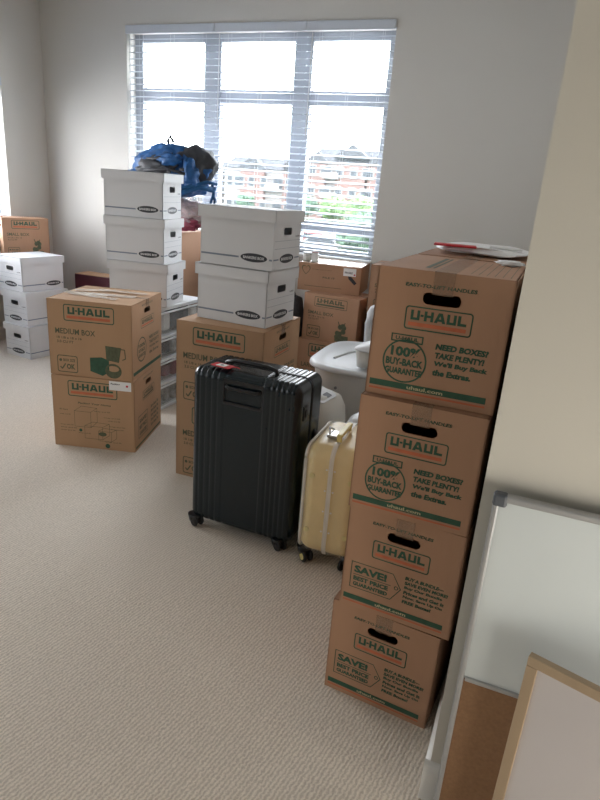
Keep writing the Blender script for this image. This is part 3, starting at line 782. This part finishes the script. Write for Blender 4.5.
# ================================================================== SUITCASES
def shell(mb, w, d, h, z0, r, m, groove=None, N=64, cut=None, grow=0):
    """rounded box shell with ribs that wrap over top and bottom"""
    hx, hy, hz = w / 2, d / 2, h / 2; c = Vector((0, 0, z0 + hz)); gx, gy, gz = N, max(14, N // 2), N
    cache = {}
    def P(x, y, z):
        k = (round(x, 5), round(y, 5), round(z, 5))
        if k in cache: return cache[k]
        p = Vector((x, y, z)); q = Vector((max(-hx + r, min(hx - r, x)), max(-hy + r, min(hy - r, y)), max(-hz + r, min(hz - r, z))))
        n = p - q; n = n.normalized() if n.length > 1e-9 else Vector((0, 0, 1)); p = q + n * r
        if groove: p -= n * groove(p, n)
        v = mb.bm.verts.new(c + p + n * grow); cache[k] = v; return v
    def lin(a, n):  # denser near the rounded edges
        o = []
        for i in range(n + 1): o.append(-a + 2 * a * i / n)
        return o
    X, Y, Z = lin(hx, gx), lin(hy, gy), lin(hz, gz)
    for s in (-1, 1):
        for i in range(gx):
            for k in range(gz):
                f = [P(X[i], s * hy, Z[k]), P(X[i + 1], s * hy, Z[k]), P(X[i + 1], s * hy, Z[k + 1]), P(X[i], s * hy, Z[k + 1])]
                mb.face(f if s < 0 else f[::-1], m, True)
        for j in range(gy):
            for k in range(gz):
                f = [P(s * hx, Y[j], Z[k]), P(s * hx, Y[j + 1], Z[k]), P(s * hx, Y[j + 1], Z[k + 1]), P(s * hx, Y[j], Z[k + 1])]
                mb.face(f if s > 0 else f[::-1], m, True)
        for i in range(gx):
            for j in range(gy):
                f = [P(X[i], Y[j], s * hz), P(X[i + 1], Y[j], s * hz), P(X[i + 1], Y[j + 1], s * hz), P(X[i], Y[j + 1], s * hz)]
                mb.face(f if s > 0 else f[::-1], m, True)

def wheel(parent, x, y, zt, m_hub, rz=0, R_=.027):
    o = bpy.data.objects.new('caster', None); C.objects.link(o); o.parent = parent; o.location = (x, y, 0); o.rotation_euler = (0, 0, R(rz))
    q = MB(); q.loft([(0, 0, zt - .022, .026, .024, 2.4), (0, 0, zt + .012, .032, .028, 2.6)], M['dtrim'], 20)
    q.box((-.0, -.012, R_ + .010), (.010, .024, .036), M['dtrim'], bev=.003)
    h_ = q.build('wheel_housing', o)
    for s in (-1, 1):
        q = MB(); q.cyl((s * .015, -.016, R_), R_, .014, M['rubber'], 'x', 24, .004)
        q.cyl((s * .0225, -.016, R_), R_ * .58, .003, m_hub, 'x', 20)
        q.build('wheel', o)
    return o

sx, sy, srz = -1.025, 2.195, -1.2
sw, sd, sh, sz = .490, .272, .708, .038
t = thing('hard_suitcase', 'large dark navy ribbed hard-shell suitcase standing on casters', 'suitcase', (sx, sy, 0), srz)
lines = [-.205, -.178, -.150, -.122, -.085, .085, .118, .140, .162, .184, .208]
def ribs(p, n):
    if abs(n.x) > .75:
        g = 0
        if abs(p.y) < .010: g = .006 * (1 - abs(p.y) / .010)
        return g
    g = 0
    for q_ in lines:
        dd_ = abs(p.x - q_)
        if dd_ < .007: g = max(g, .0036 * (1 - (dd_ / .007) ** 2))
    # shallow recessed panel across the middle of the faces
    if abs(n.y) > .8 and abs(p.x) < .085: g = max(g, .003)
    # pocket for the grip near the top of the front
    if n.y < -.5 and abs(p.x + .002) < .088 and .225 < p.z < .318: g = .010
    if abs(p.y) < .009: g = max(g, .006)
    return g
q = MB(); shell(q, sw, sd, sh, sz, .042, M['dshell'], ribs, 150); q.build('shell', t)
q = MB()   # zipper band around the middle
pts = [(x, 0, z) for x, z in rrect(-sw / 2 + .0015, sz + .0015, sw / 2 - .0015, sz + sh - .0015, .042, 8)]; pts.append(pts[0])
q.tube(pts, .0045, M['dtrim'], 8); q.build('zipper', t)
q = MB()
for z_ in (.62, .40, .18): q.box((-.015 if False else .0, -sd / 2 + .004, 0), (0.0001, .0001, .0001), M['dtrim']) if False else None
q.poly(rrect(-.100, sz + sh - .136, .096, sz + sh - .028, .014), M['dtrim'], Matrix(((1, 0, 0, 0), (0, 0, -1, -sd / 2 + .001), (0, 1, 0, 0), (0, 0, 0, 1))), [rrect(-.088, sz + sh - .124, .084, sz + sh - .044, .010)[::-1]], .008)
q.build('grip_pocket_rim', t)
q = MB(); q.tube([(-.080, -sd / 2 - .0, sz + sh - .058), (-.06, -sd / 2 - .002, sz + sh - .062), (.055, -sd / 2 - .002, sz + sh - .062), (.076, -sd / 2 - .0, sz + sh - .058)], .007, M['dtrim'], 10); q.build('pull_handle', t)
q = MB(); hz_ = sz + sh
q.tube([(-.13, -.045, hz_ - .002), (-.125, -.045, hz_ + .016), (-.09, -.045, hz_ + .026), (.06, -.045, hz_ + .026), (.10, -.045, hz_ + .016), (.105, -.045, hz_ - .002)], .009, M['dtrim'], 10); q.build('top_handle', t)
q = MB(); q.box((sw / 2 + .001, -.065, sz + sh * .82), (.006, .035, .06), M['dtrim'], bev=.008 if False else .002); q.box((sw / 2 + .004, -.065, sz + sh * .82), (.006, .018, .03), M['rubber'], bev=.002); q.build('side_lock', t)
q = MB(); q.tube([(sw / 2 - .002, .06, sz + sh * .66), (sw / 2 + .007, .06, sz + sh * .63), (sw / 2 + .007, .06, sz + sh * .42), (sw / 2 - .002, .06, sz + sh * .39)], .008, M['dtrim'], 8); q.build('side_handle', t)
for cx, cy, a in ((-.226, -.112, 62), (.185, -.105, 55), (-.20, .09, 10), (.195, .09, -10)): wheel(t, cx, cy, sz + .004, M['dtrim'], a)
t2 = thing('luggage_tag', 'red luggage tag with a white square tied to the handle of the dark suitcase', 'tag', (sx - .120, sy - .095, hz_ + .003), srz - 8); t2.scale = (.8, .8, .8)
q = MB(); q.poly(rrect(-.058, -.03, .058, .03, .008), M['red'], Matrix.Translation((0, 0, .014)), (), .003); q.build('tag_card', t2)
q = MB(); q.poly(rect(-.030, -.022, .026, .022), M['paper'], Matrix.Translation((0, 0, .0146))); q.poly(circ(-.002, 0, .009, 14), M['black'], Matrix.Translation((0, 0, .0150))); q.build('name_window', t2)
q = MB(); q.tube([(.055, 0, .013), (.08, .01, .018), (.10, .012, .014)], .0025, M['red'], 6); q.build('tag_loop', t2)

# yellow suitcase
yx, yy, yrz = -.625, 2.205, 2
yw, yd, yh, yz = .262, .37, .488, .05
t = thing('cabin_suitcase', 'small pale yellow suitcase in a frosted plastic cover beside the tall box stack', 'suitcase', (yx, yy, 0), yrz)
def yr(p, n):
    return .004 * (1 - abs(p.x) / .008) if abs(p.x) < .008 else 0
q = MB(); shell(q, yw - .014, yd - .014, yh - .014, yz + .007, .062, M['yshell'], yr, 56); q.build('shell', t)
q = MB(); shell(q, yw, yd, yh, yz, .066, M['film'], lambda p, n: .0015 * noise.noise(p * 14), 40); cov = q.build('plastic_cover', t); cov['label'] = 'frosted clear plastic cover'
q = MB()      # welded seams of the cover
for xx in (-yw / 2 + .022, yw / 2 - .022):
    pts = [(xx, y_, z_) for y_, z_ in rrect(-yd / 2 + .0165, yz + .0165, yd / 2 - .0165, yz + yh - .0165, .05, 8)]; pts.append(pts[0])
    q.tube(pts, .0065, M['filmw'], 8)
q.build('cover_seam', cov)
q = MB()
pts = [(0, y_, z_) for y_, z_ in rrect(-yd / 2 - .0015, yz - .001, yd / 2 + .0015, yz + yh + .0015, .066, 8)]
rs = []
for i, p in enumerate(pts + [pts[0]]): rs.append([Vector((-.009, p[1], p[2])), Vector((.009, p[1], p[2]))])
q.rings(rs, M['filmw'], False, False, True); q.build('cover_zip', cov)
q = MB()
for z_ in (.40, .31, .22, .13):
    q.box((-.016, -yd / 2 - .002, yz + z_), (.006, .003, .005), M['plg']); q.box((.016, -yd / 2 - .002, yz + z_), (.006, .003, .005), M['plg'])
q.build('cover_stud', cov)
q = MB()
for z_, u in ((.36, -.075), (.12, -.08), (.36, .08), (.12, .08)): q.cyl((u, -yd / 2 + .0055, yz + z_), .011, .004, M['yhub'], 'y', 16)
q.build('side_foot', t)
q = MB(); hz_ = yz + yh
q.box((.0, -.03, hz_ + .026), (.024, .155, .014), M['yhub'], bev=.005)
for s in (-1, 1): q.box((0, -.03 + s * .07, hz_ + .013), (.02, .014, .026), M['yhub'], bev=.002)
q.build('top_handle', t)
q = MB(); q.box((-.035, -.05, hz_ + .006), (.05, .06, .012), M['chrome'], bev=.003); q.tube([(-.05, -.07, hz_ + .012), (-.06, -.04, hz_ + .03), (-.05, -.01, hz_ + .012)], .004, M['chrome'], 8); q.build('handle_bracket', t)
for cx, cy, a in ((-.093, -.135, 50), (.093, -.135, -20), (-.093, .13, 10), (.093, .13, 0)): wheel(t, cx, cy, yz + .006, M['yhub'], a, .025)

# ================================================================== TUB AND APPLIANCES
t = thing('plastic_tub', 'grey plastic storage tub with a wide pale rim behind the dark suitcase', 'tub', (-.825, 3.37, 0), 2)
q = MB()
q.loft([(0, 0, .0, .20, .22, 5), (0, 0, .006, .22, .24, 5), (0, 0, .48, .305, .32, 5), (0, 0, .545, .315, .33, 5), (0, 0, .547, .305, .32, 5), (0, 0, .06, .225, .24, 5)], M['plg'], 56); q.build('tub_body', t)
q = MB()
q.loft([(0, 0, .535, .315, .33, 4), (0, 0, .532, .340, .352, 4), (0, 0, .538, .348, .360, 4), (0, 0, .552, .346, .358, 4), (0, 0, .560, .335, .346, 4), (0, 0, .562, .325, .335, 4), (0, 0, .552, .305, .315, 4), (0, 0, .548, .24, .25, 4), (0, 0, .556, .10, .12, 3)], M['plw'], 56); q.build('lid', t)
q = MB(); q.cyl((-.14, -.318, .44), .008, .014, M['paneldark'], 'y', 14); q.build('plug', t)
q = MB(); q.tube([(-.22, -.12, .550), (-.18, .05, .556), (-.05, .20, .556), (.15, .24, .552)], .008, M['plw'], 8); q.build('lid_ridge', t)

t = thing('plastic_bin', 'pale square plastic bin standing on the grey tub, cut off by the tall box stack', 'bin', (-.755, 3.19, .563), -6)
q = MB(); q.loft([(0, 0, 0, .112, .095, 7), (0, 0, .095, .12, .11, 7), (0, 0, .098, .114, .104, 7), (0, 0, .01, .105, .09, 7)], M['plc'], 40); q.build('bin_body', t)
q = MB(); q.loft([(0, 0, .096, .127, .12, 6), (0, 0, .106, .127, .12, 6), (.04, 0, .145, .07, .09, 5)], M['plw'], 40); q.build('lid', t)

t = thing('appliance_stand', 'white curved handle of a stand rising behind the grey tub, beside the brown boxes', 'stand', (-1.015, 3.85, 0), 0)
q = MB(); q.tube([(.0, 0, .02), (0, 0, .55), (-.005, 0, .66), (0, 0, .72), (.015, 0, .755), (.05, 0, .775), (.09, 0, .765), (.11, 0, .72), (.115, 0, .64)], .025, M['plw'], 14); q.build('handle', t)
q = MB(); q.loft([(0.03, 0, 0, .09, .09, 2), (0.03, 0, .015, .09, .09, 2), (0.03, 0, .03, .05, .05, 2)], M['plw'], 32); q.build('stand_base', t)

t = thing('countertop_appliance', 'cream rounded appliance with dark buttons on its sloping top, right behind the dark suitcase', 'appliance', (-.935, 2.70, 0), -18)
q = MB(); q.loft([(0, 0, 0, .11, .11, 3), (0, 0, .02, .125, .125, 3), (0, 0, .38, .135, .135, 3), (0, .0, .455, .13, .13, 2.8), (0, .01, .50, .105, .105, 2.6), (0, .01, .517, .07, .07, 2.4), (0, .01, .52, .02, .02, 2)], M['plc'], 48); q.build('housing', t)
q = MB(); TT = Matrix.Translation((.02, -.02, .524)) @ Matrix.Rotation(R(10), 4, 'X') @ Matrix.Rotation(R(12), 4, 'Y')
q.poly(rrect(-.085, -.06, .075, .06, .02), M['plw'], TT, (), .012); pn = q.build('control_panel', t)
for (u, v, a, c) in ((-.055, -.04, .035, .016), (-.005, -.04, .03, .016), (-.055, .0, .05, .02), (.025, .0, .035, .034)):
    q = MB(); q.poly(rrect(u, v, u + a, v + c, .005), M['paneldark'], TT @ Matrix.Translation((0, 0, .002)), (), .002); q.build('button', pn)

t = thing('domed_appliance', 'white dome-topped appliance with a red dot, half hidden behind the tall box stack', 'appliance', (-.60, 2.57, 0), -10)
q = MB(); q.loft([(0, 0, 0, .11, .11, 2.6), (0, 0, .02, .12, .12, 2.6), (0, 0, .36, .145, .145, 2.6), (0, 0, .43, .137, .137, 2.4), (0, 0, .48, .112, .112, 2.2), (0, 0, .508, .07, .07, 2), (0, 0, .518, .02, .02, 2)], M['plw'], 48); q.build('housing', t)
q = MB(); q.cyl((-.055, -.130, .43), .010, .014, M['red'], 'y', 16); q.build('indicator', t)

# ================================================================== BOARDS
bx0, by, bz0, bW, bH = -.012, 1.186, .012, .62, .892
t = thing('combination_board', 'aluminium-framed board, whiteboard above and cork below, leaning on the partition wall', 'board', (bx0, by, bz0)); t.rotation_euler = (R(-.6), 0, 0)
q = MB(); q.box((bW / 2, 0, .42 + (bH - .42) / 2), (bW - .02, .010, bH - .42 - .01), M['wboard']); q.build('writing_surface', t)
q = MB(); q.box((bW / 2, 0, .215), (bW - .02, .010, .42), M['cork']); q.build('cork_panel', t)
q = MB()
for x in (.0065, bW - .0065): q.box((x, -.001, bH / 2), (.013, .020, bH - .03), M['alu'], bev=.004)
for z in (.008, bH - .008): q.box((bW / 2, -.001, z), (bW - .03, .020, .016), M['alu'], bev=.004)
q.build('frame', t)
q = MB(); q.box((bW / 2, -.003, .425), (bW - .03, .014, .011), M['alu'], bev=.002); q.build('divider', t)
for x, z in ((.013, bH - .013), (bW - .013, bH - .013), (.013, .013), (bW - .013, .013)):
    q = MB(); q.box((x, -.001, z), (.029, .024, .029), M['greycap'], bev=.006); q.build('corner_cap', t)
fh, fw = .608, .50
t = thing('wood_framed_board', 'small whiteboard with a light oak frame leaning in front of the cork board', 'board', (.109, 1.095, .0), -17); t.rotation_euler = (R(-2), 0, R(-17))
q = MB(); q.box((fw / 2, 0, fh / 2), (fw - .03, .006, fh - .03), M['wboard2']); q.build('writing_surface', t)
for nm, c, s in (('frame_rail', (fw / 2, 0, fh - .011), (fw, .018, .022)), ('frame_rail', (fw / 2, 0, .011), (fw, .018, .022)), ('frame_stile', (.011, 0, fh / 2), (.022, .0178, fh - .044)), ('frame_stile', (fw - .011, 0, fh / 2), (.022, .0178, fh - .044))):
    q = MB(); q.box(c, s, M['oak'], bev=.0015); q.build(nm, t)

# ================================================================== OUTSIDE
GZ = -3.5
b = MB(); b.box((-60, 160, GZ - .5), (500, 290, 1), M['grass']); tag(struct(b.build('outdoor_lawn')))
b = MB(); b.box((-40, 66, GZ + .01), (300, 9, .04), M['asphalt']); struct(b.build('outdoor_street'))
b = MB(); b.box((-40, 73, GZ + .05), (300, 3, .1), M['concrete']); b.box((-40, 60, GZ + .05), (300, 2, .1), M['concrete']); struct(b.build('outdoor_pavement'))
b = MB(); b.box((-30, 46, GZ + .02), (60, 14, .05), M['asphalt']); struct(b.build('outdoor_car_park'))
def gable(mb, x0, x1, y0, y1, z0, h, m):
    xm = (x0 + x1) / 2
    A = [(x0, y0, z0), (x1, y0, z0), (xm, y0, z0 + h)]; B = [(x0, y1, z0), (x1, y1, z0), (xm, y1, z0 + h)]
    mb.rings([[Vector(p) for p in A], [Vector(p) for p in B]], m, smooth=False)
def hip(mb, x0, x1, y0, y1, z0, h, m, f=.6):
    mb.rings([[Vector(p) for p in ((x0, y0, z0), (x1, y0, z0), (x1, y1, z0), (x0, y1, z0))],
              [Vector((x0 * (1 - k) + x1 * k, y0 * (1 - j) + y1 * j, z0 + h)) for k, j in ((f / 2, f / 2), (1 - f / 2, f / 2), (1 - f / 2, 1 - f / 2), (f / 2, 1 - f / 2))]], m, smooth=False)
def building(label, x0, x1, y0, dep, ztop, cols, gx):
    t = thing('apartment_building', label, 'building', (0, 0, 0))
    q = MB(); q.box(((x0 + x1) / 2, y0 + dep / 2, (GZ + ztop) / 2), (x1 - x0, dep, ztop - GZ), M['stucco']); q.build('wall', t)
    q = MB(); n = 0
    for i, (a, b_) in enumerate(gx): q.box((a, y0 - .4, (GZ + ztop) / 2 - .3), (b_, 1.2, ztop - GZ - .6), M['brick'])
    q.build('brick_bay', t)
    q = MB(); hip(q, x0 - .6, x1 + .6, y0 - .6, y0 + dep, ztop, 2.0, M['roof'], .25); q.build('roof', t)
    for i, (a, b_) in enumerate(gx):
        q = MB(); gable(q, a - b_ * .62, a + b_ * .62, y0 - 1.3, y0 + 5, ztop + (.6 if i % 2 else -.1), 2.3 if b_ > 4 else 1.5, M['roof']); q.build('gable_roof', t)
    fl = int((ztop - GZ) / 3)
    for f in range(fl):
        z = GZ + 1.6 + f * (ztop - GZ) / fl
        x = x0 + 1.2; k = 0
        while x < x1 - 1 and k < cols:
            inb = any(abs(x - a) < b_ / 2 + .4 for a, b_ in gx)
            wd = 1.9 if k % 3 == 1 else 1.1
            q = MB(); yy_ = y0 - (1.06 if inb else .06)
            q.box((x, yy_, z), (wd + .3, .16, 1.9), M['otrim']); fr = q.build('window', t)
            q = MB(); q.box((x, yy_ - .06, z), (wd, .1, 1.6), M['oglass']); q.build('pane', fr)
            x += 2.6; k += 1
        if f:
            for a, b_ in gx[:1]:
                q = MB(); q.box((a + b_ * .9, y0 - .9, z - 1.1), (3, 1.6, .15), M['stucco']); q.box((a + b_ * .9, y0 - 1.65, z - .6), (3, .08, .9), M['otrim']); q.build('balcony', t)
building('pale apartment block with dark peaked roof seen through the right window pane', -43.6, -27, 110, 14, 6.6, 7, ((-41.5, 3), (-35.2, 5.5), (-30, 4)))
building('brick apartment block seen through the middle window pane', -62, -45.2, 112, 14, 4.6, 7, ((-55.5, 5), (-47.5, 3)))
building('apartment block at far left outside, low behind the backpack', -92, -65, 115, 14, 3.6, 10, ((-82, 5), (-72, 4)))
def tree(label, x, y, h, r, m, seed):
    t = thing('leafy_tree', label, 'tree', (x, y, GZ), 0, 'trees across the street')
    q = MB(); q.tube([(0, 0, 0), (.1, 0, h * .3), (0, .1, h * .6)], [.22, .17, .08], M['bark'], 8); q.build('trunk', t)
    q = MB(); rg = random.Random(seed)
    for k in range(9):
        a = rg.random() * 6.28; rr = r * .55 * rg.random()
        q.blob((rr * math.cos(a), rr * math.sin(a), h * (.5 + .35 * rg.random())), (r * .55, r * .55, r * .45), m, .7, 4, 3, seed + k)
    for k in range(500):
        a = rg.random() * 6.28; ph = math.acos(2 * rg.random() - 1); R0 = r * (.75 + .35 * rg.random())
        c = Vector((R0 * math.sin(ph) * math.cos(a), R0 * math.sin(ph) * math.sin(a), h * .66 + R0 * .75 * math.cos(ph)))
        s = .22; v = [c + Vector((rg.uniform(-s, s), rg.uniform(-s, s), rg.uniform(-s, s))) for _ in range(3)]
        q.face([q.bm.verts.new(p) for p in v], m)
    q.build('foliage', t); return t
tree('bright green tree outside at the right edge of the window', -25.0, 83, 4.6, 2.0, M['leaf'], 1)
tree('bright green tree outside in front of the peaked-roof block', -29.6, 85, 4.4, 1.9, M['leaf'], 2)
tree('dark green tree outside by the right mullion', -34.2, 87, 4.2, 1.5, M['leafd'], 3)
tree('pale green shrub-like tree outside, low at the far right pane', -20.3, 80, 3.6, 1.7, M['leaf'], 4)
tree('tree outside partly behind the middle mullion', -50.0, 98, 3.6, 1.5, M['leafd'], 5)
tree('dark bush outside in the lowest part of the right pane', -13.6, 47, 3.0, 2.3, M['leafd'], 6)
tree('dark bush outside beside the parked cars', -14.9, 53.5, 2.8, 1.9, M['leafd'], 7)
def car(label, x, y, rz, m):
    t = thing('parked_car', label, 'car', (x, y, GZ + .046), rz, 'cars parked outside')
    prof = [(-2.2, .35), (-2.25, .75), (-1.5, .92), (-.95, 1.42), (.75, 1.45), (1.5, .98), (2.2, .88), (2.25, .4)]
    q = MB(); q.rings([[Vector((x_, s * .85, z_)) for x_, z_ in prof] for s in (-1, 1)], m, smooth=False); q.build('body', t)
    q = MB(); q.rings([[Vector((x_, s * .87, z_)) for x_, z_ in ((-1.3, .95), (-.9, 1.34), (.7, 1.36), (1.3, .98))] for s in (-1, 1)], M['oglass'], smooth=False); q.build('side_window', t)
    for x_ in (-1.35, 1.4):
        for s in (-1, 1):
            q = MB(); q.cyl((x_, s * .78, .32), .32, .2, M['rubber'], 'y', 20, .03); q.build('wheel', t)
car('white car parked outside below the window, nearest the mullion', -17.5, 48.5, 5, M['carw'])
car('red car parked outside at the bottom of the right pane', -19.5, 52, 5, M['carr'])
car('grey car parked outside behind the white car', -22.6, 56, 0, M['carg'])
car('white car on the street outside, higher in the lower pane', -24.5, 66, 0, M['carw'])

# ================================================================== LIGHT, CAMERA
W_ = bpy.data.worlds.new('World'); SC.world = W_; W_.use_nodes = True
nn, ll = W_.node_tree.nodes, W_.node_tree.links
bg = nn['Background']
tc = nn.new('ShaderNodeTexCoord'); sp = nn.new('ShaderNodeSeparateXYZ'); rp = nn.new('ShaderNodeValToRGB')
ll.new(tc.outputs['Generated'], sp.inputs[0]); ll.new(sp.outputs['Z'], rp.inputs['Fac'])
rp.color_ramp.elements[0].color = (.93, .965, 1, 1); rp.color_ramp.elements[1].color = (.88, .94, 1, 1)
ll.new(rp.outputs['Color'], bg.inputs['Color']); bg.inputs['Strength'].default_value = 13
def area(name, loc, rot, sx_, sy_, p, col, portal=False):
    l = bpy.data.lights.new(name, 'AREA'); l.shape = 'RECTANGLE'; l.size = sx_; l.size_y = sy_; l.energy = p; l.color = col
    if portal: l.cycles.is_portal = True
    o = bpy.data.objects.new(name, l); C.objects.link(o); o.location = loc; o.rotation_euler = rot; return o
area('window_portal', ((WX0 + WX1) / 2, 4.84, (WZ0 + WZ1) / 2), (R(-90), 0, 0), WX1 - WX0, WZ1 - WZ0, 1, (1, 1, 1), True)
area('left_window_daylight', (XL - .206, (LY0 + LY1) / 2, (LZ0 + LZ1) / 2), (0, R(-90), 0), LZ1 - LZ0 + .02, LY1 - LY0 + .02, 112, (.95, .97, 1))
area('left_near_added_fill', (XL - .206, -.35, (LZ0 + LZ1) / 2), (0, R(-90), 0), LZ1 - LZ0 + .02, 2.52, 25, (.86, .93, 1))  # unseen fill lamp added on the left wall near the camera
area('side_added_fill', (XE + .206, .025, .465), (0, R(90), 0), 0.85, 2.07, 36, (1, .95, .86))  # low fill lamp added out of view to brighten the lower partition
area('rear_added_fill', (-2.3, YR - .206, 1.3), (R(90), 0, 0), 2.62, 1.62, 4, (1, .96, .90))  # weak fill lamp added behind the camera

h, p, r, yaw, f = 1.4579, .33373, -.07759, R(-20.8), 605.64
fv = Vector((0, math.cos(p), -math.sin(p))); rv = Vector((1, 0, 0)); dv = fv.cross(rv)
c, s = math.cos(r), math.sin(r)
right = c * rv + s * dv; down = -s * rv + c * dv
Rz = Matrix.Rotation(-yaw, 3, 'Z')
right, down, fv = Rz @ right, Rz @ down, Rz @ fv
cam = bpy.data.cameras.new('Camera'); co = bpy.data.objects.new('Camera', cam); C.objects.link(co)
mw = Matrix((( right.x, -down.x, -fv.x, 0), (right.y, -down.y, -fv.y, 0), (right.z, -down.z, -fv.z, h), (0, 0, 0, 1)))
co.matrix_world = mw
cam.sensor_fit = 'VERTICAL'; cam.sensor_height = 24; cam.lens = f / 800 * 24; cam.clip_start = .05; cam.clip_end = 1000
SC.camera = co
SC.view_settings.view_transform = 'Standard'; SC.view_settings.look = 'None'; SC.view_settings.gamma = 1; SC.view_settings.use_curve_mapping = False
SC.view_settings.exposure = .42
SC.cycles.use_denoising = True; SC.cycles.max_bounces = 10; SC.cycles.diffuse_bounces = 5; SC.cycles.transparent_max_bounces = 16
SC.cycles.caustics_reflective = False; SC.cycles.caustics_refractive = False
